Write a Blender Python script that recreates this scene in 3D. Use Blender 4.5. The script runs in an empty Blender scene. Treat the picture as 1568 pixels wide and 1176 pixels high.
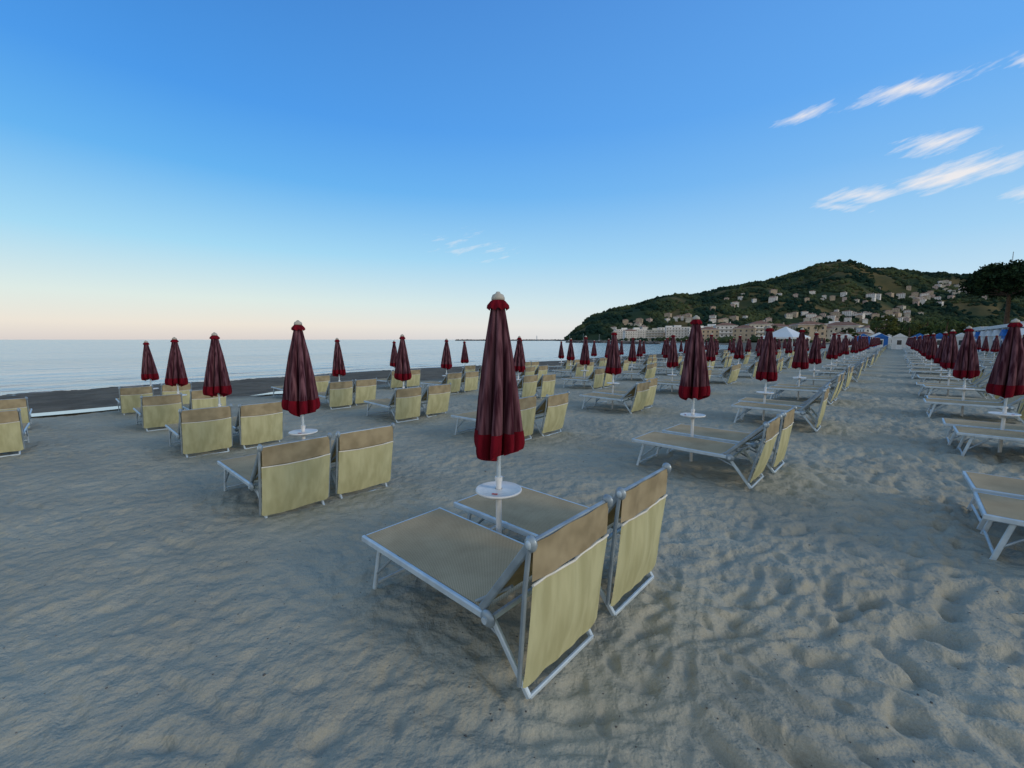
import bpy, math, random
import numpy as np
from mathutils import Vector, Matrix
random.seed(7); rng=np.random.default_rng(7)
SC=bpy.context.scene
F=640.0; P=math.atan(68/640.0); SP,CP=math.sin(P),math.cos(P); CAMH=1.7
def pix(x,y):
    dx=(x-784)/F; dy=(588-y)/F
    up=dy*CP-SP; fw=CP+dy*SP
    return dx/fw, up/fw            # tan azimuth, tan elevation (per unit forward)
U=(0.674,0.738); V=(-0.738,0.674); O=(-0.095,2.892)
ROT=math.atan2(U[1],U[0])
def W(u,v): return (O[0]+U[0]*u+V[0]*v, O[1]+U[1]*u+V[1]*v)
def UV(x,y):
    a=x-O[0]; b=y-O[1]
    return a*U[0]+b*U[1], a*V[0]+b*V[1]
# ---------------------------------------------------------------- noise
_pt=rng.permutation(256); _pt=np.concatenate([_pt,_pt,_pt]); _ga=rng.random(256)*2*np.pi
def perlin(x,y,seed=0):
    x=np.asarray(x,float)+seed*17.37; y=np.asarray(y,float)+seed*9.71
    xi=np.floor(x).astype(np.int64); yi=np.floor(y).astype(np.int64); xf=x-xi; yf=y-yi
    def g(ix,iy,fx,fy):
        a=_ga[_pt[_pt[ix&255]+(iy&255)]]
        return np.cos(a)*fx+np.sin(a)*fy
    s=xf*xf*xf*(xf*(xf*6-15)+10); t=yf*yf*yf*(yf*(yf*6-15)+10)
    n00=g(xi,yi,xf,yf); n10=g(xi+1,yi,xf-1,yf); n01=g(xi,yi+1,xf,yf-1); n11=g(xi+1,yi+1,xf-1,yf-1)
    return 1.4*((n00*(1-s)+n10*s)*(1-t)+(n01*(1-s)+n11*s)*t)
def sstep(a,b,x):
    t=np.clip((np.asarray(x,float)-a)/(b-a),0,1); return t*t*(3-2*t)
# ---------------------------------------------------------------- materials
def nn(nt,t,**k):
    n=nt.nodes.new(t)
    for a,b in k.items(): setattr(n,a,b)
    return n
def mat(name,c1,c2=None,rough=.7,scale=5,bump=0,bscale=60,metal=0,transl=0,detail=2,spec=.3,contrast=(.35,.65),stretch=None):
    m=bpy.data.materials.new(name); m.use_nodes=True; nt=m.node_tree; b=nt.nodes['Principled BSDF']
    b.inputs['Roughness'].default_value=rough; b.inputs['Metallic'].default_value=metal
    b.inputs['Specular IOR Level'].default_value=spec
    c2=c2 or tuple(c*.8 for c in c1)
    g=nn(nt,'ShaderNodeNewGeometry'); no=nn(nt,'ShaderNodeTexNoise'); no.inputs['Scale'].default_value=scale; no.inputs['Detail'].default_value=detail
    src=g.outputs['Position']
    if stretch:
        tc=nn(nt,'ShaderNodeTexCoord'); mp=nn(nt,'ShaderNodeMapping'); mp.inputs['Scale'].default_value=stretch
        nt.links.new(tc.outputs['Object'],mp.inputs[0]); src=mp.outputs[0]
    nt.links.new(src,no.inputs['Vector'])
    r=nn(nt,'ShaderNodeValToRGB'); r.color_ramp.elements[0].position=contrast[0]; r.color_ramp.elements[1].position=contrast[1]
    r.color_ramp.elements[0].color=(*c2,1); r.color_ramp.elements[1].color=(*c1,1)
    nt.links.new(no.outputs['Fac'],r.inputs[0]); nt.links.new(r.outputs[0],b.inputs['Base Color'])
    if bump:
        n2=nn(nt,'ShaderNodeTexNoise'); n2.inputs['Scale'].default_value=bscale; n2.inputs['Detail'].default_value=2
        nt.links.new(src,n2.inputs['Vector'])
        bp=nn(nt,'ShaderNodeBump'); bp.inputs['Strength'].default_value=1; bp.inputs['Distance'].default_value=bump
        nt.links.new(n2.outputs['Fac'],bp.inputs['Height']); nt.links.new(bp.outputs[0],b.inputs['Normal'])
    if transl:
        tr=nn(nt,'ShaderNodeBsdfTranslucent'); mx=nn(nt,'ShaderNodeMixShader'); mx.inputs[0].default_value=transl
        nt.links.new(r.outputs[0],tr.inputs[0]); nt.links.new(b.outputs[0],mx.inputs[1]); nt.links.new(tr.outputs[0],mx.inputs[2])
        nt.links.new(mx.outputs[0],nt.nodes['Material Output'].inputs[0])
    return m
def weave(m,scale,col,amt):
    nt=m.node_tree; b=nt.nodes['Principled BSDF']; ln=b.inputs['Base Color'].links[0].from_socket
    tc=nn(nt,'ShaderNodeTexCoord'); mp=nn(nt,'ShaderNodeMapping'); mp.inputs['Scale'].default_value=(scale,scale,scale*.01)
    mp.inputs['Location'].default_value=(.3,.3,.3)
    nt.links.new(tc.outputs['Object'],mp.inputs[0])
    v=nn(nt,'ShaderNodeTexChecker'); v.inputs['Scale'].default_value=1; nt.links.new(mp.outputs[0],v.inputs['Vector'])
    mx=nn(nt,'ShaderNodeMixRGB',blend_type='MULTIPLY'); mx.inputs[2].default_value=(*col,1)
    ml=nn(nt,'ShaderNodeMath',operation='MULTIPLY'); ml.inputs[1].default_value=amt
    nt.links.new(v.outputs['Fac'],ml.inputs[0]); nt.links.new(ml.outputs[0],mx.inputs[0])
    nt.links.new(ln,mx.inputs[1]); nt.links.new(mx.outputs[0],b.inputs['Base Color'])
M={}
M['alu']=mat('aluminium_frame',(.60,.70,.77),(.48,.57,.64),rough=.42,metal=.25,scale=9,spec=.5)
M['alug']=mat('aluminium_grey',(.34,.41,.46),(.25,.31,.36),rough=.42,metal=.4,scale=12,spec=.5)
M['mesh']=mat('textilene_bed',(.60,.48,.32),(.50,.395,.26),rough=.95,scale=4,spec=.05); weave(M['mesh'],150,(.52,.49,.44),.75)
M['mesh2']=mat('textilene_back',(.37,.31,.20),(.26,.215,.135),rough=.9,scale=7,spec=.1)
M['yel']=mat('canvas_shade',(.60,.585,.35),(.48,.465,.265),rough=.9,scale=1,transl=.2,bump=.008,bscale=1.6,stretch=(13,13,3),spec=.1)
M['pipe']=mat('white_piping',(.8,.78,.7),rough=.7)
M['white']=mat('white_plastic',(.8,.8,.79),(.68,.69,.69),rough=.35,scale=14,spec=.5)
M['red']=mat('red_print',(.5,.03,.03))
M['bur']=mat('burgundy_canvas',(.175,.082,.100),(.043,.012,.020),rough=.95,scale=1,stretch=(34,34,2.0),bump=.003,bscale=1.5,contrast=(.38,.68),spec=.08)
M['burd']=mat('burgundy_valance',(.17,.006,.016),(.10,.004,.010),rough=.9,scale=1,stretch=(30,30,6),spec=.1)
M['cap']=mat('cap_plastic',(.50,.47,.41),(.38,.36,.31),rough=.6,scale=20)
M['wall1']=mat('plaster_cream',(.62,.58,.49),(.50,.47,.40),rough=.9,scale=.3)
M['wall2']=mat('plaster_white',(.76,.75,.73),(.64,.63,.61),rough=.9,scale=.3)
M['wall3']=mat('plaster_ochre',(.50,.41,.30),(.42,.34,.25),rough=.9,scale=.3)
M['wall4']=mat('plaster_pink',(.56,.45,.40),(.46,.37,.33),rough=.9,scale=.3)
M['roof']=mat('terracotta_roof',(.27,.15,.11),(.18,.10,.07),rough=.9,scale=1)
M['win']=mat('window_dark',(.04,.05,.06),(.02,.025,.03),rough=.2,spec=.6)
M['blue']=mat('blue_paint',(.02,.16,.52),(.015,.12,.4),rough=.5)
M['bark']=mat('bark',(.12,.08,.05),(.06,.04,.03),rough=.95,scale=4,bump=.02,bscale=12)
M['leaf']=mat('foliage',(.09,.13,.035),(.018,.04,.015),rough=.8,scale=.8,transl=.15,contrast=(.4,.62))
M['leafy']=mat('foliage_yellowish',(.15,.16,.04),(.04,.06,.018),rough=.8,scale=.8,transl=.15,contrast=(.4,.62))
M['pine']=mat('pine_foliage',(.035,.060,.024),(.006,.016,.009),rough=.85,scale=.9,contrast=(.4,.62),spec=.05)
M['hilltree']=mat('hill_foliage',(.072,.090,.040),(.012,.032,.024),rough=.95,scale=.012,detail=6,contrast=(.44,.64),spec=.05)
M['rock']=mat('rock',(.16,.15,.14),(.07,.07,.07),rough=.95,scale=.3)
M['steel']=mat('galvanised_steel',(.3,.31,.32),rough=.5,metal=.4)
# ---------------------------------------------------------------- mesh builder
class MB:
    def __init__(s): s.v=[]; s.f=[]; s.m=[]; s.mats=[]
    def mi(s,k):
        if k not in s.mats: s.mats.append(k)
        return s.mats.index(k)
    def add(s,vs,fs,k):
        o=len(s.v); s.v+= [tuple(p) for p in vs]; i=s.mi(k)
        for f in fs: s.f.append(tuple(a+o for a in f)); s.m.append(i)
    def tube(s,p,q,r,k,n=8,r2=None,sx=1.0):
        p=Vector(p); q=Vector(q); d=(q-p).normalized(); a=d.cross(Vector((0,0,1)))
        if a.length<.05: a=Vector((1,0,0))
        a.normalize(); b=d.cross(a); r2=r if r2 is None else r2
        vs=[p+(a*math.cos(2*math.pi*i/n)*sx+b*math.sin(2*math.pi*i/n))*r for i in range(n)]
        vs+=[q+(a*math.cos(2*math.pi*i/n)*sx+b*math.sin(2*math.pi*i/n))*r2 for i in range(n)]
        fs=[(i,(i+1)%n,n+(i+1)%n,n+i) for i in range(n)]+[tuple(range(n))[::-1],tuple(range(n,2*n))]
        s.add(vs,fs,k)
    def path(s,pts,r,k,n=8):
        for a,b in zip(pts[:-1],pts[1:]): s.tube(a,b,r,k,n)
        for a in pts[1:-1]: s.ball(a,(r,r,r),k,6,8)
    def beam(s,p,q,w,h,k,c=.25):
        p=Vector(p); q=Vector(q); d=(q-p).normalized(); a=d.cross(Vector((0,0,1)))
        if a.length<.05: a=Vector((1,0,0))
        a.normalize(); b=a.cross(d); x=w/2;y=h/2;e=min(w,h)*c
        prof=[(x-e,-y),(x,-y+e),(x,y-e),(x-e,y),(-x+e,y),(-x,y-e),(-x,-y+e),(-x+e,-y)]
        vs=[p+a*i+b*j for i,j in prof]+[q+a*i+b*j for i,j in prof]
        s.add(vs,[(i,(i+1)%8,8+(i+1)%8,8+i) for i in range(8)]+[tuple(range(8))[::-1],tuple(range(8,16))],k)
    def box(s,x0,x1,y0,y1,z0,z1,k):
        s.add([(x0,y0,z0),(x1,y0,z0),(x1,y1,z0),(x0,y1,z0),(x0,y0,z1),(x1,y0,z1),(x1,y1,z1),(x0,y1,z1)],
              [(3,2,1,0),(4,5,6,7),(0,1,5,4),(1,2,6,5),(2,3,7,6),(3,0,4,7)],k)
    def ball(s,c,r,k,a=8,b=12):
        vs=[];fs=[]
        for i in range(a+1):
            t=math.pi*i/a
            for j in range(b):
                p=2*math.pi*j/b; vs.append((c[0]+r[0]*math.sin(t)*math.cos(p),c[1]+r[1]*math.sin(t)*math.sin(p),c[2]+r[2]*math.cos(t)))
        for i in range(a):
            for j in range(b): fs.append((i*b+j,(i+1)*b+j,(i+1)*b+(j+1)%b,i*b+(j+1)%b))
        s.add(vs,fs,k)
    def lathe(s,prof,k,n=24,c=(0,0)):
        vs=[(c[0]+r*math.cos(2*math.pi*j/n),c[1]+r*math.sin(2*math.pi*j/n),z) for r,z in prof for j in range(n)]
        fs=[(i*n+j,i*n+(j+1)%n,(i+1)*n+(j+1)%n,(i+1)*n+j) for i in range(len(prof)-1) for j in range(n)]
        s.add(vs,fs,k)
    def sheet(s,fn,nu,nv,k):
        vs=[fn(i/nu,j/nv) for j in range(nv+1) for i in range(nu+1)]
        w=nu+1
        s.add(vs,[(j*w+i,j*w+i+1,(j+1)*w+i+1,(j+1)*w+i) for j in range(nv) for i in range(nu)],k)
    def mesh(s,name,smooth=True,angle=40):
        me=bpy.data.meshes.new(name); me.from_pydata(s.v,[],s.f)
        for k in s.mats: me.materials.append(M[k])
        me.polygons.foreach_set('material_index',s.m)
        if smooth:
            me.polygons.foreach_set('use_smooth',[True]*len(s.f))
            try: me.set_sharp_from_angle(angle=math.radians(angle))
            except Exception: pass
        me.update(); return me
def obj(name,me,loc=(0,0,0),rz=0,sc=1):
    o=bpy.data.objects.new(name,me); o.location=loc; o.rotation_euler=(0,0,rz)
    o.scale=(sc,sc,sc) if not isinstance(sc,tuple) else sc
    SC.collection.objects.link(o); return o
def npmesh(name,verts,faces,mats,smooth=True,midx=None):
    me=bpy.data.meshes.new(name); nv=len(verts); nf,k=faces.shape
    me.vertices.add(nv); me.vertices.foreach_set('co',np.ascontiguousarray(verts,dtype=np.float32).ravel())
    me.loops.add(nf*k); me.loops.foreach_set('vertex_index',np.ascontiguousarray(faces,dtype=np.int32).ravel())
    me.polygons.add(nf); me.polygons.foreach_set('loop_start',np.arange(0,nf*k,k,dtype=np.int32))
    for m in mats: me.materials.append(m)
    if midx is not None: me.polygons.foreach_set('material_index',np.asarray(midx,dtype=np.int32))
    me.update(calc_edges=True)
    me.polygons.foreach_set('use_smooth',np.full(nf,smooth)); me.validate(); return me
# ---------------------------------------------------------------- terrain
SEA=-0.70
def shore(u):
    return 27+500*sstep(60,760,u)**1.3+0.5*np.sin(np.asarray(u)*.13)+.35*np.sin(np.asarray(u)*.41+1)
def base_z(x,y):
    u,v=UV(x,y); w2=v-(shore(u)-27)
    z=-.026*np.clip(w2,0,21.5)
    z=np.where(w2>21.5, -.559 -.026*(w2-21.5), z)+ .07*np.exp(-((w2-20.5)/2.0)**2)
    return np.maximum(z,-6)
def gz(u,v):
    x,y=W(u,v); return float(base_z(x,y))
def ripple(x,y):
    r=np.hypot(x,y)
    wx=perlin(x/.8,y/.8,3)*.22; wy=perlin(x/.8,y/.8,4)*.22
    big=perlin(x/1.3,y/1.3,1)*.034
    mid=perlin((x+wx)/.42,(y+wy)/.42,2)*.018
    def crest(n):
        return (1-np.abs(n)*2.2)**1 - .45
    a=math.radians(-24); xr=x*math.cos(a)+y*math.sin(a); yr=-x*math.sin(a)+y*math.cos(a)
    el=perlin((xr+wx*1.6)/.42,(yr+wy*1.2)/.125,6)
    el2=perlin((xr+wx*1.2)/.25,(yr+wy*1.3)/.080,8)
    a=math.radians(30); xq=x*math.cos(a)+y*math.sin(a); yq=-x*math.sin(a)+y*math.cos(a)
    el3=perlin((xq+wx*1.4)/.36,(yq+wy)/.120,14)
    u,v=UV(x,y)
    aisle=np.exp(-((v+2.6)/2.0)**2)
    amt=np.clip(.42+.72*aisle+.55*perlin(x/1.7,y/1.7,9),.12,1.35)
    amt=amt*(1+.35*sstep(4,12,r))
    sw=sstep(-.25,.25,perlin(x/1.5,y/1.5,15))
    sh=crest(el)*(1-sw)+crest(el3)*sw
    rd=el*(1-sw)+el3*sw
    z=big+mid+(sh*.019+rd*.026+el2*.020)*amt
    ft=np.clip(perlin(x/.22+3,y/.22,11)-.27,0,1)*.085*(.35+aisle)
    ft2=np.clip(perlin(x/.13+9,y/.16,12)-.30,0,1)*.070*(.40+aisle)
    z=z-ft-ft2
    s=(x-.667)*.909-(y-1.5)*.417 + .03*perlin(y/.9,0*y,44)
    tr=(np.exp(-((s+.06)/.022)**2)+np.exp(-((s-.06)/.022)**2)-.6*np.exp(-(s/.05)**2))*.009*(.7+.6*perlin(x/.5,y/.5,45))
    flat=np.exp(-(s/.11)**2)*np.clip(1-(y-2.4)/.9,0,1)
    z=z*(1-.45*flat)+tr*np.clip(1-(y-2.4)/.9,0,1)
    return z*np.clip(1.25-r/50,0,1)
NA=1900
rr=[0.3]
while rr[-1]<30: rr.append(rr[-1]*1.010+.001)
while rr[-1]<9000: rr.append(rr[-1]*1.07)
rr=np.array(rr); th=np.arange(NA)*2*np.pi/NA
RR,TH=np.meshgrid(rr,th,indexing='ij'); X=RR*np.sin(TH); Y=RR*np.cos(TH)
Z=base_z(X,Y)+ripple(X,Y)
verts=np.stack([X,Y,Z],-1).reshape(-1,3)
verts=np.vstack([verts,[[0,0,float(Z[0].mean())]]])
i=np.arange(len(rr)-1)[:,None]*NA; j=np.arange(NA)[None,:]; j2=(j+1)%NA
fc=np.stack([i+j,i+NA+j,i+NA+j2,i+j2],-1).reshape(-1,4)[:,::-1]
m=bpy.data.materials.new('sand'); m.use_nodes=True; nt=m.node_tree; b=nt.nodes['Principled BSDF']; L=nt.links.new
b.inputs['Roughness'].default_value=.95; b.inputs['Specular IOR Level'].default_value=.08
g=nn(nt,'ShaderNodeNewGeometry')
def dot(nt,src,vec,off=0):
    d=nn(nt,'ShaderNodeVectorMath',operation='DOT_PRODUCT'); d.inputs[1].default_value=vec; nt.links.new(src,d.inputs[0])
    a=nn(nt,'ShaderNodeMath',operation='ADD'); a.inputs[1].default_value=off; nt.links.new(d.outputs['Value'],a.inputs[0]); return a.outputs[0]
def noise(nt,src,sc,det=5,rough=.5):
    n=nn(nt,'ShaderNodeTexNoise'); n.inputs['Scale'].default_value=sc; n.inputs['Detail'].default_value=det; n.inputs['Roughness'].default_value=rough
    nt.links.new(src,n.inputs['Vector']); return n.outputs['Fac']
def mapr(nt,src,a,b_,c,d):
    n=nn(nt,'ShaderNodeMapRange'); nt.links.new(src,n.inputs[0])
    for k,vv in zip((1,2,3,4),(a,b_,c,d)): n.inputs[k].default_value=vv
    return n.outputs[0]
def mixc(nt,f,a,b_,mode='MIX'):
    n=nn(nt,'ShaderNodeMixRGB',blend_type=mode)
    for k,s in zip((0,1,2),(f,a,b_)):
        if isinstance(s,(int,float)): n.inputs[k].default_value=s
        elif isinstance(s,tuple): n.inputs[k].default_value=(*s,1)
        else: nt.links.new(s,n.inputs[k])
    return n.outputs[0]
def math2(nt,op,a,b_=0,clamp=False):
    n=nn(nt,'ShaderNodeMath',operation=op); n.use_clamp=clamp
    for k,s in zip((0,1),(a,b_)):
        if isinstance(s,(int,float)): n.inputs[k].default_value=s
        else: nt.links.new(s,n.inputs[k])
    return n.outputs[0]
pos=g.outputs['Position']
vv=dot(nt,pos,(V[0],V[1],0),-(O[0]*V[0]+O[1]*V[1]))
big=noise(nt,pos,.9,4)
fine=noise(nt,pos,170,2,.7)
c=mixc(nt,mapr(nt,big,.35,.65,0,1),(.365,.355,.295),(.475,.455,.37))
c=mixc(nt,mapr(nt,fine,.32,.68,0,.5),(c),(.24,.23,.19))
wn=math2(nt,'ADD',vv,math2(nt,'MULTIPLY',big,2.5))
wet=mapr(nt,wn,16.0,17.3,0,1)
c=mixc(nt,wet,c,mixc(nt,mapr(nt,big,.4,.6,0,1),(.12,.105,.085),(.17,.15,.12)))
L(c,b.inputs['Base Color'])
h=math2(nt,'ADD',math2(nt,'MULTIPLY',noise(nt,pos,6,4,.5),.085),math2(nt,'MULTIPLY',noise(nt,pos,60,2,.6),.005))
bp=nn(nt,'ShaderNodeBump'); bp.inputs['Strength'].default_value=.9; bp.inputs['Distance'].default_value=1; L(h,bp.inputs['Height']); L(bp.outputs[0],b.inputs['Normal'])
M['sand']=m
obj('sand_beach_ground',npmesh('sand_beach_ground',verts,fc,[m]))
# sea
m=bpy.data.materials.new('sea_water'); m.use_nodes=True; nt=m.node_tree; b=nt.nodes['Principled BSDF']; L=nt.links.new
g=nn(nt,'ShaderNodeNewGeometry'); pos=g.outputs['Position']
b.inputs['Roughness'].default_value=.16; b.inputs['IOR'].default_value=1.36
mp=nn(nt,'ShaderNodeMapping',vector_type='POINT'); mp.inputs['Rotation'].default_value=(0,0,-ROT); L(pos,mp.inputs[0])
mp2=nn(nt,'ShaderNodeMapping'); mp2.inputs['Scale'].default_value=(.10,.42,1); L(mp.outputs[0],mp2.inputs[0])
n1=noise(nt,mp2.outputs[0],1.0,4,.6)
mp3=nn(nt,'ShaderNodeMapping'); mp3.inputs['Scale'].default_value=(.012,.08,1); L(mp.outputs[0],mp3.inputs[0])
n2=noise(nt,mp3.outputs[0],1.0,3)
L(mixc(nt,mapr(nt,n2,.35,.65,0,1),(.15,.28,.35),(.32,.43,.48)),b.inputs['Base Color'])
hh=math2(nt,'ADD',math2(nt,'MULTIPLY',n1,.50),math2(nt,'MULTIPLY',n2,.70))
bp=nn(nt,'ShaderNodeBump'); bp.inputs['Strength'].default_value=.5; bp.inputs['Distance'].default_value=1; L(hh,bp.inputs['Height']); L(bp.outputs[0],b.inputs['Normal'])
M['sea']=m
s=MB(); n=64; R=40000
s.add([(R*math.cos(2*math.pi*i/n),R*math.sin(2*math.pi*i/n),SEA) for i in range(n)],[tuple(range(n))],'sea')
obj('sea_water',s.mesh('sea_water',False))
m=bpy.data.materials.new('puddle_water'); m.use_nodes=True; b=m.node_tree.nodes['Principled BSDF']; b.inputs['Base Color'].default_value=(.62,.64,.64,1); b.inputs['Roughness'].default_value=.03; b.inputs['IOR'].default_value=1.5
M['puddle']=m
s=MB()
for (ua,ub) in ((-14,1.2),(2.6,7.0)):
    us=np.linspace(ua,ub,70); f=(us-ua)/(ub-ua)
    lo=15.15+.30*perlin(us/2.1,us*0,21); wd=np.clip(1.0+.5*perlin(us/1.7,us*0+2,22),.1,1.7)*np.clip(np.minimum(f+.3 if ua<0 else f*4,(1-f)*4),0,1)
    vs=[]
    for a,l,w in zip(us,lo,wd):
        for q in (l-w*.5,l+w*.5):
            x,y=W(a,q); vs.append((x,y,gz(a,15.3)+.06))
    s.add(vs,[(2*i,2*i+2,2*i+3,2*i+1) for i in range(len(us)-1)],'puddle')
obj('beach_puddle_water',s.mesh('beach_puddle',False))
M['foam']=mat('foam',(.75,.78,.78),(.5,.56,.6),rough=.6,scale=2)
s=MB()
for off,wm in ((0,1.6),(2.2,.9),(5.5,.8)):
    us=np.linspace(-60,90,500); vs=[]
    for a in us:
        sh=float(shore(a)); w=wm*(.07+.18*float(perlin(a/2.5+off,3.3,31))); cv=sh-.15+off+.35*float(perlin(a/4.0,1.3+off,32))
        if off: w=max(0,w)
        for q in (cv-abs(w),cv+abs(w)):
            x,y=W(a,q); vs.append((x,y,max(SEA,float(base_z(x,y)))+.012))
    s.add(vs,[(2*i,2*i+2,2*i+3,2*i+1) for i in range(len(us)-1)],'foam')
obj('surf_foam_water',s.mesh('surf_foam',False))
# ---------------------------------------------------------------- sun lounger
def lounger(var):
    s=MB(); R_=random.Random(var)
    hx=.325; zb=.335; yf=.59; yh=-.64
    ty,tz=[(-.90,.80),(-.94,.775),(-.97,.760),(-.92,.765)][var]
    for sx in (-1,1):
        s.beam((sx*hx,yf,zb),(sx*hx,yh-.02,zb),.026,.042,'alu')
        s.beam((sx*(hx-.006),yh+.05,zb+.03),(sx*(hx-.006),ty,tz),.028,.040,'alug')
        s.ball((sx*(hx+.004),ty-.010,tz+.010),(.022,.034,.038),'alug',8,12)
        s.ball((sx*(hx+.014),ty-.010,tz+.010),(.016,.022,.024),'alu',6,10)
        s.ball((sx*(hx+.006),yh,zb),(.022,.048,.044),'alug',8,12)
        s.tube((sx*(hx+.02),yh,zb),(sx*(hx+.034),yh,zb),.018,'alu',10)
        s.path([(sx*(hx+.010),ty-.005,tz-.01),(sx*(hx+.012),ty+.015,tz-.2),(sx*(hx+.006),-.845,.10)],.012,'alug')
        s.beam((sx*(hx-.03),yf-.16,zb-.02),(sx*(hx-.03),yf-.07,-.03),.022,.034,'alu')
        s.tube((sx*(hx-.03),yf-.10,.10),(sx*(hx-.03),yf-.34,zb-.02),.010,'alug')
        s.beam((sx*(hx-.04),yh+.02,zb-.02),(sx*(hx-.05),-.860,.01),.022,.032,'alu')
        s.tube((sx*(hx-.045),yh-.06,.22),(sx*(hx-.045),yh+.2,zb-.02),.010,'alug')
        s.tube((sx*(hx-.03),yh+.16,zb-.01),(sx*(hx-.03),ty+.13,tz-.26),.009,'alug')
    s.beam((-hx+.018,yf-.012,zb),(hx-.018,yf-.012,zb),.028,.040,'alu')
    s.beam((-hx+.018,yh-.0,zb-.012),(hx-.018,yh-.0,zb-.012),.03,.03,'alu')
    s.tube((-hx+.03,yf-.085,.03),(hx-.03,yf-.085,.03),.012,'alu')
    s.tube((-hx+.03,yf-.34,zb-.03),(hx-.03,yf-.34,zb-.03),.011,'alug')
    s.beam((-hx+.05,-.864,.016),(hx-.05,-.864,.016),.018,.024,'alu')
    s.tube((-hx+.02,ty,tz+.004),(hx-.02,ty,tz+.004),.015,'alug')
    def bed(a,b):
        x=(a-.5)*2*(hx-.010); y=yf-.020+(yh+.03-yf+.020)*b
        return (x,y,zb+.022-(.020*(1-(2*a-1)**2)*math.sin(math.pi*min(1,b*1.02))**.5 if 0<b<.98 else 0))
    s.sheet(bed,10,16,'mesh')
    def back(a,b):
        x=(a-.5)*2*(hx-.02); y=(yh+.04)+(ty-.004-yh-.04)*b; z=zb+.04+(tz-.0-zb-.04)*b
        sag=.022*(1-(2*a-1)**2)*math.sin(math.pi*b)
        return (x,y-sag,z-sag*.5+.012)
    s.sheet(back,8,10,'mesh')
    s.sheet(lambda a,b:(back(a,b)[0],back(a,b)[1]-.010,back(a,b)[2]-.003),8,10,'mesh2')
    ph=R_.random()*6; bl=.012+.014*R_.random()
    pt_=tz-.185; py=ty+.005
    def pan(a,b):
        x=(a-.5)*2*(hx+.002)*(1-.012*math.sin(math.pi*b)); z=pt_-(pt_-.078)*b
        e=max(0,abs(a-.5)*2-.86)/.14
        if b>.9: z+=.022*e*e
        y=py+(-.845-py)*b - bl*math.sin(math.pi*b)*math.sin(math.pi*a)*1.2 + .004*math.sin(a*13+ph)*(1-.4*b)+.003*math.sin(a*27+ph*2+b*3)
        z-=.014*math.sin(math.pi*a)*(1-b)-.004*math.sin(a*9+ph)*b
        return (x,y-.018,z)
    s.sheet(pan,26,14,'yel')
    tp=[Vector(pan(i/12,0))+Vector((0,-.002,.004)) for i in range(13)]
    for a,b in zip(tp[:-1],tp[1:]): s.tube(a,b,.0065,'pipe',6)
    def upp(a,b):
        x=(a-.5)*2*(hx-.004); z=tz+.012+(pt_+.015-tz-.012)*b; y=ty-.022+(py-.02-ty+.022)*b
        return (x,y-.004*math.sin(a*14+ph),z-.014*math.sin(math.pi*a)*b)
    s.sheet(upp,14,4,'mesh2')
    return s.mesh('sun_lounger_mesh',True,35)
LM=[lounger(i) for i in range(4)]
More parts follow.
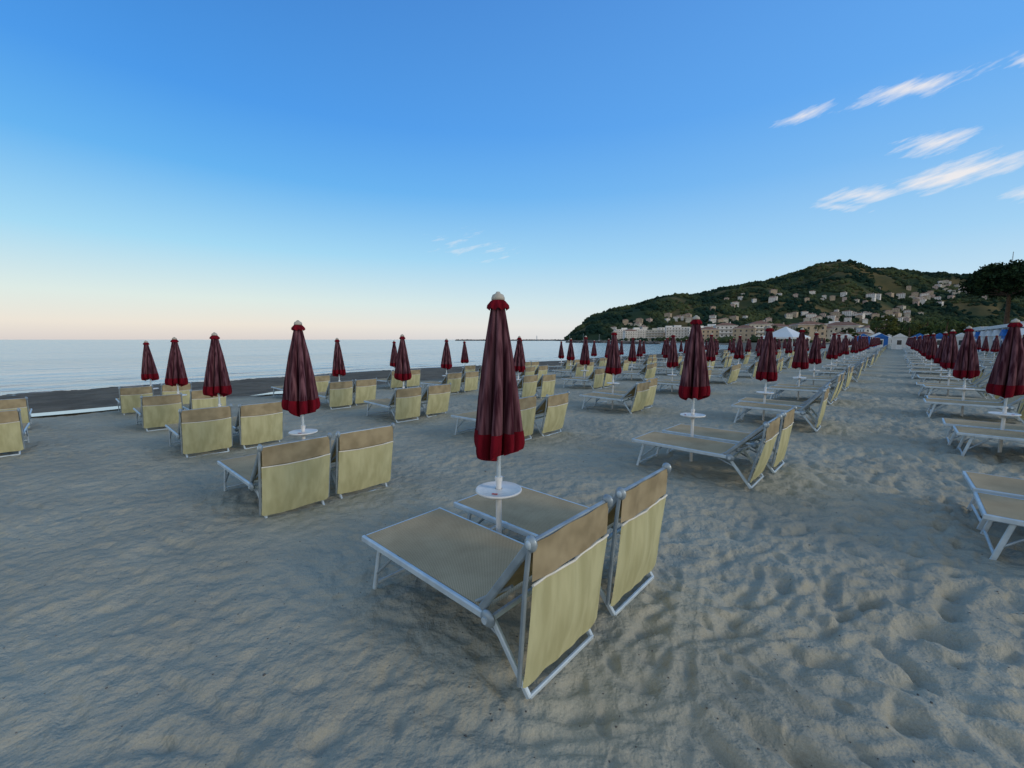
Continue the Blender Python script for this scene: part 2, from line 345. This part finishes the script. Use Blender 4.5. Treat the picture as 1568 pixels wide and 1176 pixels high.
def umbrella(var,wide):
    s=MB(); R_=random.Random(50+var); n=160; NZ=46; top=1.955; bot=.895
    zs=[0,.06,.15,.35,.6,.8,.92,.97,1]; rs=[.042,.054,.068,.097,.129,.154,.166,.166,.158]
    ph=R_.random()*6; tw=.35+.5*R_.random(); nf=8
    pr=[R_.uniform(.6,1.4) for _ in range(nf)]
    def pt(a,b,off=0):
        th=2*math.pi*a; r=np.interp(b,zs,rs)*(1+(wide-1)*min(1,b*2.5+.25))
        q=nf*th+tw*b*4+ph+.5*math.sin(th*2+b*3+ph)
        kf=int(q/(2*math.pi))%nf; fr=(q/(2*math.pi))%1.0
        if fr<.80: w=math.sin(math.pi*(fr/.80)**.8)**.6
        else: w=-.75*math.sin(math.pi*(fr-.80)/.20)
        amp=(.30+.60*min(1,b*1.6))*pr[kf]
        rad=r*(.88-.30*amp+amp*.42*w)*(1+.05*math.sin(3*th+ph+2*b))+.0018*math.sin(6*b+2*th+ph)+off
        rad=max(rad,.028)
        z=top-(top-bot)*b - (.012*math.sin(nf*th/2+ph)+.024*math.sin(2*th+ph)-.022*w*pr[kf])*float(sstep(.8,1,b))
        lean=.010*b*math.sin(ph)
        return (rad*math.cos(th)+lean,rad*math.sin(th)+lean,z)
    for (b0,b1,k,nz) in ((0,.845,'bur',NZ),(.845,1,'burd',8)):
        vs=[pt(i/n,b0+(b1-b0)*j/nz,.003 if k=='burd' else 0) for j in range(nz+1) for i in range(n)]
        s.add(vs,[(j*n+i,(j+1)*n+i,(j+1)*n+(i+1)%n,j*n+(i+1)%n) for j in range(nz) for i in range(n)],k)
    vs=[pt(i/n,1,0) for i in range(n)]+[(0,0,bot+.12)]
    s.add(vs,[(i,(i+1)%n,n) for i in range(n)],'burd')
    m_=48; vs=[]
    for r,z in ((.026,1.975),(.050,1.962),(.066,1.925),(.069,1.905)):
        for i in range(m_):
            th=2*math.pi*i/m_; q=r*(1+(.14*math.sin(8*th+ph) if r>.055 else 0)); vs.append((q*math.cos(th),q*math.sin(th),z+(.008*math.sin(8*th+ph) if r>.06 else 0)))
    s.add(vs,[(j*m_+i,(j+1)*m_+i,(j+1)*m_+(i+1)%m_,j*m_+(i+1)%m_) for j in range(3) for i in range(m_)],'burd')
    s.lathe([(.001,2.025),(.012,2.023),(.018,2.012),(.038,2.002),(.046,1.982),(.046,1.968),(.03,1.964)],'cap',20)
    s.tube((0,0,-.15),(0,0,1.97),.016,'alu',14); s.tube((0,0,-.15),(0,0,.70),.021,'white',16); s.tube((0,0,.70),(0,0,.73),.027,'white',16)
    s.tube((.02,0,.715),(.055,0,.715),.006,'alug',8)
    zt=.615+.015*var
    s.lathe([(.026,zt+.012),(.150,zt+.006),(.158,zt+.012),(.164,zt+.010),(.166,zt+.002),(.160,zt-.008),(.148,zt-.004),(.04,zt-.008),(.034,zt-.05),(.026,zt-.052)],'white',40)
    for a in range(3):
        t=-math.pi/2-.35+.12*a-ROT
        cx,cy=.105*math.cos(t),.105*math.sin(t)
        s.box(cx-.009,cx+.007,cy-.006,cy+.006,zt+.009,zt+.0115,'red')
    return s.mesh('beach_umbrella_mesh',True,80)
UM=[umbrella(0,1.34),umbrella(1,1.10),umbrella(2,1.26),umbrella(0,1.22)]
def station(u,v,umb=True,jit=1,dv=0,dz=0,du=0,ju=1):
    z=gz(u,v)+dz
    for k,sx in enumerate((-1,1)):
        x,y=W(u+du+sx*.405+random.uniform(-.025,.025)*jit*ju,v+dv+random.uniform(-.09,.09)*jit*ju)
        o=obj('sun_lounger',LM[0] if not jit else random.choice(LM[1:] if random.random()<.85 else LM),(x,y,z+.005),ROT+random.uniform(-.035,.035)*jit)
        o.rotation_euler[0]=random.uniform(-.012,.012)*jit
    if umb:
        x,y=W(u,v); o=obj('beach_umbrella',UM[1] if not jit else random.choice((UM[0],UM[2],UM[3])),(x,y,gz(u,v)-random.uniform(-.01,.04)*jit),ROT+random.choice((0,1,2,3))*math.pi/2*(1 if jit else 0)+.3*jit)
        o.rotation_euler[0]=random.uniform(-.02,.02)*jit; o.rotation_euler[1]=random.uniform(-.02,.02)*jit
SV=3.5
station(0,0,jit=0)
station(-.05,3.35,dv=-.06,du=-.06,dz=-.02,ju=.3)
for jv in range(2,5): station(-.05*jv,SV*jv)
cu={1:3.86,2:8.0}
for ic in range(1,14):
    for jv in range(0,5):
        station(cu.get(ic,ic*4.07)-(.10 if jv else 0)+random.uniform(-.12,.12)*(1 if jv or ic>2 else .2),SV*jv+random.uniform(-.12,.12)*(1 if jv or ic>1 else .2),dv=-.08 if ic<3 and jv==0 else 0)
for ic in range(0,13):
    if ic==0: station(3.4,-3.22)
    else: station(3.4+ic*4.05+random.uniform(-.1,.1),-3.28+random.uniform(-.08,.08))
    if ic>3: station(3.4+ic*4.05,-6.9)
station(-3.25,9.6,umb=False); station(-3.3,13.0,umb=False)
for ic in range(15,24):
    for jv in (-1,0,1,3): station(ic*4.07+random.uniform(-.4,.4),SV*jv)
# ---------------------------------------------------------------- hill
cp=[(845,524),(856,521),(866,514),(885,497),(905,479),(940,468),(1000,462),(1060,450),(1110,437),(1160,430),(1210,420),(1260,411),(1300,405),(1350,409),(1400,413),(1440,414),(1490,417),(1530,411),(1568,408),(1700,405),(2000,400),(2600,440)]
ct=[pix(a,b)[0] for a,b in cp]; ce=[pix(a,b)[1] for a,b in cp]
tk=[pix(a,480)[0] for a in (1180,1270,1420,1500,1600)]; kk=[1,.93,.91,.95,.96]
def hill_z(t,D):
    t=np.asarray(t,float); D=np.asarray(D,float)
    e=np.interp(t,ct,ce)*np.interp(t,tk,kk); Dr=np.interp(t,[.1,.3,.8,1.5,3],[950,1150,1500,1600,1700]); D0=Dr-np.interp(t,[.1,.3,.8],[120,420,750])
    s=(D-D0)/(Dr-D0)
    sh=np.where(s<1,np.sin(np.pi/2*np.clip(s,0,1))**1.25,np.clip(1-((s-1)/1.3)**2,0,1))
    H=e*Dr+CAMH-6
    x=t*D
    n=perlin(x/170,D/230,41)*.24+perlin(x/70,D/90,42)*.09+perlin(x/28,D/30,43)*.02
    return H*sh*(1+n*np.where(s<1,np.clip((1-s)*3+.12,0,1),.1))-3+sh*0
NT,ND=420,150
tt=np.linspace(.09,3.0,NT)**1.0; dd=np.linspace(600,2600,ND)
T,Dg=np.meshgrid(tt,dd,indexing='ij'); HZ=hill_z(T,Dg)
verts=np.stack([T*Dg,Dg,HZ],-1).reshape(-1,3)
i=np.arange(NT-1)[:,None]*ND; j=np.arange(ND-1)[None,:]
fc=np.stack([i+j,i+ND+j,i+ND+j+1,i+j+1],-1).reshape(-1,4)
m=mat('hill_ground',(.15,.115,.055),(.03,.05,.028),rough=1,scale=.008,detail=6,contrast=(.46,.66),spec=.05); M['hillg']=m
obj('hill_terrain',npmesh('hill_terrain',verts,fc,[m]))
import bmesh
def ico(sub):
    bm=bmesh.new(); bmesh.ops.create_icosphere(bm,subdivisions=sub,radius=1); bm.verts.ensure_lookup_table()
    v=np.array([p.co[:] for p in bm.verts]); f=np.array([[q.index for q in a.verts] for a in bm.faces]); bm.free(); return v,f
iv,if_=ico(1)
def blobs(cs,rs,zs=.8):
    n=len(cs); k=len(iv)
    d=1+rng.uniform(-.28,.28,(n,k,1)); a=rng.random(n)*6.28
    v=iv[None]*d; ca,sa=np.cos(a)[:,None],np.sin(a)[:,None]
    v=np.stack([v[...,0]*ca-v[...,1]*sa,v[...,0]*sa+v[...,1]*ca,v[...,2]*zs],-1)*rs[:,None,None]+cs[:,None,:]
    f=if_[None]+(np.arange(n)*k)[:,None,None]
    return v.reshape(-1,3),f.reshape(-1,3)
n=36000
t=rng.uniform(.1,1.7,n); D=rng.uniform(680,1750,n)
zz=hill_z(t,D); keep=(zz>1.5)&(perlin(t*D/60,D/60,51)+.35*perlin(t*D/18,D/18,52)>-.20)
t,D,zz=t[keep],D[keep],zz[keep]; rs=rng.uniform(3,7.0,len(t))*(.7+.3*rng.random(len(t)))
v,f=blobs(np.stack([t*D,D,zz+rs*.3],-1),rs,.9)
obj('hillside_forest',npmesh('hillside_forest',v,f,[M['hilltree']],False))
# ---------------------------------------------------------------- buildings
def house(w,d,fl,wall,roof='hip',bal=False):
    s=MB(); H=fl*3.1+.4
    s.box(-w/2,w/2,-d/2,d/2,-8,H,wall)
    ov=.5
    if roof=='hip':
        r=min(w,d)*.22; k=min(w,d)/2
        s.box(-w/2-ov,w/2+ov,-d/2-ov,d/2+ov,H+.003,H+.22,'wall2')
        a=[(-w/2-ov,-d/2-ov,H+.225),(w/2+ov,-d/2-ov,H+.225),(w/2+ov,d/2+ov,H+.225),(-w/2-ov,d/2+ov,H+.225)]
        if w>=d: tp=[(-w/2+k,0,H+r),(w/2-k+.01,0,H+r)]; fs=[(0,1,5,4),(1,2,5),(2,3,4,5),(3,0,4)]
        else: tp=[(0,-d/2+k,H+r),(0,d/2-k+.01,H+r)]; fs=[(0,1,4),(1,2,5,4),(2,3,5),(3,0,4,5)]
        s.add(a+tp,fs,'roof')
        s.box(w*.2,w*.2+.7,-.4,.4,H+.3,H+r+.7,wall)
    else:
        s.box(-w/2-.2,w/2+.2,-d/2-.2,d/2+.2,H+.003,H+.35,'wall2')
        s.box(-w*.15,w*.15,-d*.2,d*.2,H+.353,H+2.4,wall)
    nx=max(2,int(w/3.0)); ny=max(2,int(d/3.2))
    for f in range(fl):
        z0=f*3.1+1.0 if f else .5; z1=f*3.1+2.5
        for q in range(nx):
            x=-w/2+(q+.5)*w/nx
            for sy in (-1,1):
                s.box(x-.55,x+.55,min(sy*d/2-.01*sy,sy*(d/2+.05)),max(sy*d/2-.01*sy,sy*(d/2+.05)),z0,z1,'win')
                s.box(x-.7,x+.7,min(sy*(d/2),sy*(d/2+.16)),max(sy*(d/2),sy*(d/2+.16)),z0-.16,z0-.004,'wall2')
        for q in range(ny):
            y=-d/2+(q+.5)*d/ny
            for sx in (-1,1):
                s.box(min(sx*w/2-.01*sx,sx*(w/2+.05)),max(sx*w/2-.01*sx,sx*(w/2+.05)),y-.5,y+.5,z0,z1,'win')
        if bal and f:
            s.box(-w/2+.5,w/2-.5,-d/2-1.3,-d/2-.17,f*3.1+.5,f*3.1+.65,'wall2')
            s.box(-w/2+.5,w/2-.5,-d/2-1.3,-d/2-1.22,f*3.1+.66,f*3.1+1.4,'wall2')
    return s.mesh('house_mesh',False)
HM=[house(13,10,2,'wall1'),house(12,10,2,'wall2'),house(15,11,3,'wall3'),house(11,11,2,'wall4'),house(17,11,3,'wall2')]
TB=[house(20,12,4,'wall1','flat',True),house(16,12,4,'wall2','hip',True),house(24,13,4,'wall2','flat',True),house(14,11,3,'wall3'),house(15,12,4,'wall1','hip',True),house(18,12,3,'wall1'),house(26,13,5,'wall2','flat',True)]
for (x,y,nn_,sp,sy) in [(975,500,9,28,6),(1120,468,7,34,8),(1165,457,5,30,5),(1250,456,5,30,6),(1300,460,7,34,7),(1420,455,26,48,14),(1455,444,10,30,8),(1340,486,24,65,7),(1225,490,20,65,5),(1520,450,6,30,8),(1060,492,16,55,4)]:
    for _ in range(nn_):
        a=x+random.gauss(0,sp*.7); c=y+random.gauss(0,sy*.7); t_,e_=pix(a,c)
        Ds=np.linspace(650,1500,340); zz=hill_z(Ds*0+t_,Ds); ok=np.where((zz-CAMH)/Ds>=e_)[0]
        if len(ok)==0: continue
        D=Ds[ok[0]]; obj('hillside_house',random.choice(HM),(t_*D,D,zz[ok[0]]+2),random.uniform(-.5,.5)-math.atan(t_),random.uniform(.6,1.0))
for d_,nb,lo,hi in ((185,6,1285,1420),(260,8,1130,1430),(330,14,1060,1450),(430,20,985,1450),(560,24,950,1450),(680,26,945,1450)):
    for q in range(nb):
        a=lo+(hi-lo)*(q+random.uniform(.15,.85))/nb; t_=pix(a,520)[0]; D=d_+random.uniform(-30,30)*min(1,d_/300)
        x_,y_=t_*D,D; u_,v_=UV(x_,y_)
        if v_>float(shore(u_))-12: continue
        m_=TB[random.randrange(len(TB))] if d_>300 else (TB[random.choice((3,5,5))] if d_>200 else HM[random.choice((1,0,1,4))])
        k=.9 if d_<400 else (1.0 if d_<600 else 1.3)
        if d_<200: k=.62
        obj('apartment_building' if d_>300 else 'seaside_house',m_,(x_,y_,0.2),random.uniform(-.35,.35)-math.atan(t_)*.8,random.uniform(.75,1.1)*k)
# ---------------------------------------------------------------- trees
def leafquads(cs,k,size,spread):
    n=len(cs)*k; c=np.repeat(cs,k,0)+rng.normal(0,1,(n,3))*np.array(spread)
    a=rng.normal(0,1,(n,3)); a/=np.linalg.norm(a,axis=1)[:,None]; b=rng.normal(0,1,(n,3)); b=np.cross(a,b); b/=np.linalg.norm(b,axis=1)[:,None]
    s=rng.uniform(.5,1.2,(n,1))*size
    v=np.stack([c-a*s-b*s*.5,c+a*s-b*s*.5,c+a*s+b*s*.5,c-a*s+b*s*.5],1).reshape(-1,3)
    return v,np.arange(n*4).reshape(-1,4)
def tree(name,x,y,H,crown,key,zc=.62,flat=.5,ncl=60,k=55,size=.16,base=-.1):
    root=bpy.data.objects.new(name,None); root.location=(x,y,base); SC.collection.objects.link(root)
    s=MB(); th=H*(zc-.1); bend=random.uniform(-.6,.6)
    pr=(0,0,-.3)
    for q in range(1,7):
        f=q/6; nx=(bend*f*f,bend*.4*f,th*f); s.tube(pr,nx,H*.028*(1.15-.6*(q-1)/6),'bark',9,H*.028*(1.15-.6*f)); pr=nx
    cs=[]
    for q in range(ncl):
        a=random.random()*6.28; r=crown*math.sqrt(random.random()); zz=H*zc+(H*(1-zc))*flat*(random.uniform(-.5,1)*math.sqrt(max(.05,1-(r/crown)**2)))*1.2
        cs.append((pr[0]+r*math.cos(a),pr[1]+r*math.sin(a),zz))
    for q in range(0,ncl,5):
        c=cs[q]; mid=((pr[0]+c[0])/2,(pr[1]+c[1])/2,(th+c[2])/2+.1*H*random.uniform(-.3,.3))
        s.tube((pr[0],pr[1],th*.97),mid,H*.012,'bark',6,H*.008); s.tube(mid,c,H*.008,'bark',6,H*.003)
    t_=obj('trunk',s.mesh('trunk')); t_.parent=root
    sp=crown*.10
    v,f=leafquads(np.array(cs),k,size,(sp,sp,sp*.6))
    l=obj('crown',npmesh('crown',v,f,[M[key]],False)); l.parent=root
def at(px,d): t_=pix(px,520)[0]; return t_*d,d
x,y=at(1538,66); tree('stone_pine_tree',x,y,13.2,5.0,'pine',.78,.95,130,110,.20)
x,y=at(1650,58); tree('stone_pine_tree',x,y,13.6,6.2,'pine',.80,.9,130,110,.20)
x,y=at(1740,60); tree('stone_pine_tree',x,y,12.5,6,'pine',.80,.9,110,100,.20)
for px,d,H,cr,k in ((1352,120,8.5,3.2,'leafy'),(1372,128,7,2.8,'leaf'),(1405,118,6.5,3,'leafy'),(1425,105,5.5,2.5,'leaf'),(1460,96,5.8,3,'leaf'),(1478,84,4.8,2.4,'leafy'),(1440,130,8,4,'leaf'),(1500,110,5.0,3.2,'leaf'),(1300,170,6,3,'leaf'),(1225,220,8,4,'leaf'),(1385,150,7,4,'leaf')):
    x,y=at(px,d); tree('broadleaf_tree',x,y,H,cr,k,.6,.9,60,60,.20)
def palm(x,y,H):
    s=MB(); pr=(0,0,-.2)
    for q in range(1,9):
        f=q/8; nx=(.5*f*f,.2*f,H*f); s.tube(pr,nx,.2-.06*f,'bark',8,.19-.06*f); pr=nx
    for q in range(26):
        a=q*2.4; el=random.uniform(-.2,1.1); Ln=random.uniform(1.8,2.5); p0=Vector(pr); px_=p0
        for w in range(1,8):
            f=w/7; ang=el-1.7*f
            nx=px_+Vector((math.cos(a)*math.cos(ang),math.sin(a)*math.cos(ang),math.sin(ang)))*Ln/7
            s.tube(px_,nx,.02,'leaf',4)
            side=Vector((-math.sin(a),math.cos(a),0))
            for sg in (-1,1):
                for z in (0,.5):
                    c=px_.lerp(nx,z); d=(nx-px_).normalized()
                    s.add([c,c+d*.10,c+side*sg*.55*(1-.5*f)+d*.3+Vector((0,0,-.18))],[(0,1,2)],'leaf')
            px_=nx
    obj('palm_tree',s.mesh('palm',False),(x,y,-.1),random.random()*6)
for px,d,H in ((1338,115,6.5),(1392,112,6),(1415,108,7),(1250,160,7),(1185,170,7),(1446,92,6)):
    x,y=at(px,d); palm(x,y,H)
cs=[];rs=[]
for _ in range(2200):
    a=random.uniform(940,1700); t_=pix(a,520)[0]; D=random.uniform(230,860); x_,y_=t_*D,D; u_,v_=UV(x_,y_)
    if v_>float(shore(u_))-14: continue
    r=random.uniform(1.1,2.6); cs.append((x_,y_,r*random.uniform(.4,1.1))); rs.append(r)
v,f=blobs(np.array(cs),np.array(rs),.9); obj('distant_trees',npmesh('distant_trees',v,f,[M['hilltree']],False))
def rocks(name,p,q,n,w,h,r):
    cs=[];rs=[]
    for _ in range(n):
        f=random.random(); a=random.gauss(0,.35)
        x=p[0]+(q[0]-p[0])*f; y=p[1]+(q[1]-p[1])*f
        cs.append((x+a*w*.3,y+a*w,SEA+h*(1-min(1,abs(a)))*random.uniform(.3,1))); rs.append(r*random.uniform(.6,1.2))
    v,f=blobs(np.array(cs),np.array(rs),.7); obj(name,npmesh(name,v,f,[M['rock']],False))
rocks('breakwater',(-120,905),(130,905),900,8,2.0,1.9)
rocks('rock_groyne',at(868,330),at(960,300),300,4,1.4,1.2)
rocks('rock_groyne',at(950,240),at(1010,225),160,3,1.1,.9)
s=MB(); s.lathe([(1.3,0),(1.0,6),(1.5,6.1),(1.5,6.6),(.8,6.7),(.8,8.2),(1.0,8.3),(.01,9.4)],'white',16); x,y=at(822,900); obj('harbour_lighthouse',s.mesh('lh'),(x,y,1))
def mast(x,y,z,H):
    s=MB(); w=H*.03
    for a in range(3):
        t_=a*2.09; s.tube((w*math.cos(t_),w*math.sin(t_),-5),(w*.3*math.cos(t_),w*.3*math.sin(t_),H),.35,'steel',5)
    for q in range(10):
        z0=H*q/10; z1=H*(q+1)/10
        for a in range(3):
            t0=a*2.09;t1=(a+1)*2.09; k0=w*(1-.7*q/10);k1=w*(1-.7*(q+1)/10)
            s.tube((k0*math.cos(t0),k0*math.sin(t0),z0),(k1*math.cos(t1),k1*math.sin(t1),z1),.2,'steel',4)
    obj('radio_mast',s.mesh('mast',False),(x,y,z))
for px,H in ((1549,78),(1296,24)):
    t_=pix(px,410)[0]; D=float(np.interp(t_,[.1,.3,.8,1.5,3],[950,1150,1500,1600,1700])); mast(t_*D,D,float(hill_z(t_,D)),H)
def gazebo(px,d,w):
    s=MB(); h=w/2; z=2.3
    for a in (-1,1):
        for b_ in (-1,1): s.tube((a*h*.95,b_*h*.95,-1),(a*h*.95,b_*h*.95,z),.06,'white')
    def rf(e,z0): return [(-e,-e,z0),(e,-e,z0),(e,e,z0),(-e,e,z0)]
    vs=rf(h,z)+rf(h*.5,z+w*.16)+rf(h*.12,z+w*.30)+[(0,0,z+w*.34)]
    fs=[(a+i,a+(i+1)%4,a+4+(i+1)%4,a+4+i) for a in (0,4) for i in range(4)]+[(8+i,8+(i+1)%4,12) for i in range(4)]
    s.add(vs,fs,'white'); s.box(-h-.01,h+.01,-h-.01,-h+.02,z-.35,z-.003,'white'); s.box(-h-.01,h+.01,h-.02,h+.01,z-.35,z-.003,'white')
    s.box(-h-.01,-h+.02,-h+.03,h-.03,z-.35,z-.003,'white'); s.box(h-.02,h+.01,-h+.03,h-.03,z-.35,z-.003,'white')
    x,y=at(px,d); obj('beach_gazebo',s.mesh('gaz',False),(x,y,-.1),.5)
gazebo(1202,88,6.5); gazebo(1345,110,4)
def hut(x,y,rz,col):
    s=MB(); s.box(-1,1,-1,1,-.3,2.2,col)
    s.add([(-1.15,-1.15,2.2),(1.15,-1.15,2.2),(1.15,1.15,2.2),(-1.15,1.15,2.2),(0,-1.15,2.9),(0,1.15,2.9)],[(0,1,4),(2,3,5),(0,4,5,3),(1,2,5,4),(0,3,2,1)],'white' if col!='blue' else 'blue')
    s.box(-.4,.4,-1.05,-1.004,-.1,1.9,'white'); s.box(-.3,.3,-1.075,-1.054,.9,1.7,'win')
    obj('beach_hut',s.mesh('hut',False),(x,y,-.1),rz)
for q in range(12):
    x,y=W(100+random.uniform(-1,1)*.5,5-2.5*q); hut(x,y,ROT-math.pi/2,'blue' if q%3 else 'wall2')
for q in range(8):
    x,y=W(62+q*5,-11.5); hut(x,y,ROT+math.pi,'blue' if q%4==1 else 'white')
def bar(u,v,Ln,dp,H,col,blue=True):
    s=MB(); s.box(0,Ln,-dp,0,-.3,H,col); s.box(-.8,Ln+.8,-dp-.5,2.2,H+.003,H+.35,'white')
    n=int(Ln/4)
    for q in range(n+1):
        x=q*Ln/n; s.box(x-.12,x+.12,1.8,2.04,-.3,H,'white')
        if q<n:
            s.box(x+.7,x+Ln/n-.7,.003,.06,.1 if q%3==0 else .9,H-.7,'blue' if q%4==2 else 'win')
            s.box(x+.55,x+Ln/n-.55,.003,.12,H-.69,H-.55,'wall2')
    s.box(0,Ln,1.86,1.98,.75,.85,'white')
    for q in range(int(dp/3)): s.box(-.06,-.003,-dp+q*3+.8,-dp+q*3+2.2,.9,H-.7,'win'); s.box(-.10,-.003,-dp+q*3+.6,-dp+q*3+2.4,H-.69,H-.55,'wall2')
    s.box(Ln*.2,Ln*.45,-dp*.8,-dp*.3,H+.36,H+1.2,'wall2')
    x,y=W(u,v); obj('beach_bar_building',s.mesh('bar',False),(x,y,0),ROT)
bar(66,-12.8,24,9,3.0,'wall2'); bar(98,-14,22,9,3.4,'wall1'); bar(50,-17,14,8,3.6,'wall2')
def boat(x,y,z,rz,Hm):
    s=MB(); L_=7; n=10; vs=[]
    for i in range(n+1):
        f=i/n; w=1.15*math.sin(math.pi*min(1,(f*.9+.12)))**.7 if f<1 else .02
        for a,zz in ((-1,.9),(-.75,.2),(0,-.2),(.75,.2),(1,.9)): vs.append((-L_/2+L_*f,a*w,zz+.25*f*f*(zz>.5)))
    s.add(vs,[(i*5+j,i*5+j+1,(i+1)*5+j+1,(i+1)*5+j) for i in range(n) for j in range(4)]+[(0,1,2,3,4)]+[(i*5,(i+1)*5,(i+1)*5+4,i*5+4) for i in range(n)],'white')
    s.box(-1.5,1.2,-.6,.6,.91,1.5,'wall2'); s.tube((.4,0,.9),(.4,0,Hm),.07,'alu',6); s.tube((.4,0,1.8),(-2.8,0,1.9),.05,'alu',6)
    obj('sailboat',s.mesh('boat'),(x,y,z),rz)
for px,d in ((872,520),(893,480),(918,500),(936,460),(955,440),(975,400)):
    x,y=at(px,d); boat(x,y,SEA+.1,random.random()*3,random.uniform(8,11))
cs=[];rs=[]
for _ in range(1100):
    r=1+11*random.random()**1.3; a=random.uniform(-1.0,1.0); x=r*math.sin(a); y=r*math.cos(a)
    cs.append((x,y,float(base_z(x,y)+ripple(x,y)))); rs.append(random.uniform(.002,.006)*(2 if random.random()<.04 else 1))
v,f=blobs(np.array(cs),np.array(rs),.6); obj('pebbles',npmesh('pebbles',v,f,[M['rock']],False))
# ---------------------------------------------------------------- world
wd=bpy.data.worlds.new('World'); SC.world=wd; wd.use_nodes=True; nt=wd.node_tree; nt.nodes.clear(); L=nt.links.new
SUN_EL=math.radians(18); SUN_AZ=math.radians(120)
out=nn(nt,'ShaderNodeOutputWorld'); bg=nn(nt,'ShaderNodeBackground'); bg.inputs[1].default_value=.1; L(bg.outputs[0],out.inputs[0])
sky=nn(nt,'ShaderNodeTexSky'); sky.sky_type='NISHITA'; sky.sun_disc=False; sky.sun_elevation=SUN_EL; sky.sun_rotation=SUN_AZ
tc=nn(nt,'ShaderNodeTexCoord'); sep=nn(nt,'ShaderNodeSeparateXYZ'); L(tc.outputs['Generated'],sep.inputs[0])
def ramp(stops):
    r=nn(nt,'ShaderNodeValToRGB'); cr=r.color_ramp
    while len(cr.elements)<len(stops): cr.elements.new(.5)
    for e,(p_,c_) in zip(cr.elements,stops): e.position=p_; e.color=(*c_,1)
    L(sep.outputs['Z'],r.inputs[0]); return r.outputs[0]
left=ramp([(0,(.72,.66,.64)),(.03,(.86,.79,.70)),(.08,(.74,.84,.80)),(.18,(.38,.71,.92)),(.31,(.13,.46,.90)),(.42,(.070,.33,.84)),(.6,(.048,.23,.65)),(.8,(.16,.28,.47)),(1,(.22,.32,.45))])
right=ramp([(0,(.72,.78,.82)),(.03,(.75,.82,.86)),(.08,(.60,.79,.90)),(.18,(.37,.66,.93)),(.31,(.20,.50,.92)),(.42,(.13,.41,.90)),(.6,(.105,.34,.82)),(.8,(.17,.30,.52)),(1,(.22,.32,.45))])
back=ramp([(0,(1.0,.82,.62)),(.08,(1.0,.88,.72)),(.25,(.78,.82,.82)),(.5,(.44,.56,.70)),(.8,(.26,.36,.50)),(1,(.22,.32,.45))])  # warm glow added to the unseen sky behind camera to light the panels
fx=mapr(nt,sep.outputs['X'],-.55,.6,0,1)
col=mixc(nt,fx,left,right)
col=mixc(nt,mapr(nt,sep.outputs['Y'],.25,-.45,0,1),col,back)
az=math2(nt,'ARCTAN2',sep.outputs['X'],sep.outputs['Y']); el=math2(nt,'ARCSINE',sep.outputs['Z'])
cb=nn(nt,'ShaderNodeCombineXYZ'); L(az,cb.inputs[0]); L(el,cb.inputs[1])
mpn=nn(nt,'ShaderNodeMapping',vector_type='TEXTURE'); mpn.inputs['Rotation'].default_value=(0,0,math.radians(13)); mpn.inputs['Scale'].default_value=(.062,.012,1); L(cb.outputs[0],mpn.inputs[0])
cn=noise(nt,mpn.outputs[0],1.0,6,.62)
def azel(x,y):
    a,e=pix(x,y); return math.atan(a),math.atan(e/math.sqrt(1+a*a))
tot=None
for (x0,y0,x1,y1,w,st) in [(1165,197,1310,150,.009,.72),(1280,165,1520,102,.0105,.90),(1350,230,1520,206,.013,.82),(1240,304,1420,288,.010,.88),(1330,302,1610,226,.0155,.98),(1225,313,1340,320,.007,.60),(1520,304,1620,292,.010,.62),(1540,98,1620,84,.010,.7),(640,366,810,388,.024,.38)]:
    a0,e0=azel(x0,y0); a1,e1=azel(x1,y1); ca,ce_=(a0+a1)/2,(e0+e1)/2; hl=math.hypot(a1-a0,e1-e0)/2*1.25; an=math.atan2(e1-e0,a1-a0)
    mk_=nn(nt,'ShaderNodeMapping',vector_type='TEXTURE'); mk_.inputs['Location'].default_value=(ca,ce_,0); mk_.inputs['Rotation'].default_value=(0,0,an); mk_.inputs['Scale'].default_value=(hl,w*1.9,1); L(cb.outputs[0],mk_.inputs[0])
    ln=nn(nt,'ShaderNodeVectorMath',operation='LENGTH'); L(mk_.outputs[0],ln.inputs[0])
    mk=math2(nt,'MULTIPLY',math2(nt,'SUBTRACT',1.0,ln.outputs['Value'],True),st)
    tot=mk if tot is None else math2(nt,'MAXIMUM',tot,mk)
cl=math2(nt,'SUBTRACT',math2(nt,'MULTIPLY',tot,1.5),mapr(nt,cn,.66,.34,0,.80),True)
cl=mapr(nt,cl,0,1.0,0,.90)
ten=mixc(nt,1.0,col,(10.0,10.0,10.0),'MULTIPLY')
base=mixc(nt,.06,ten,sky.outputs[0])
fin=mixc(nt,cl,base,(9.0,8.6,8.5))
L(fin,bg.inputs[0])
wd.cycles.sampling_method='MANUAL'; wd.cycles.sample_map_resolution=512
sl=bpy.data.lights.new('sun','SUN'); sl.energy=1.1; sl.angle=math.radians(14); sl.color=(1,.88,.72)
so=bpy.data.objects.new('sun',sl); SC.collection.objects.link(so)
d=Vector((math.sin(SUN_AZ)*math.cos(SUN_EL),math.cos(SUN_AZ)*math.cos(SUN_EL),math.sin(SUN_EL)))
so.rotation_euler=d.to_track_quat('Z','Y').to_euler(); so.location=(20,-20,20)
# ---------------------------------------------------------------- camera
cd=bpy.data.cameras.new('camera'); cd.lens=36*640/1568; cd.sensor_width=36; cd.clip_start=.05; cd.clip_end=60000
co=bpy.data.objects.new('camera',cd); SC.collection.objects.link(co); co.location=(0,0,CAMH); co.rotation_euler=(math.radians(90)-P,0,0); SC.camera=co
SC.view_settings.view_transform='Standard'; SC.view_settings.look='None'; SC.view_settings.exposure=0
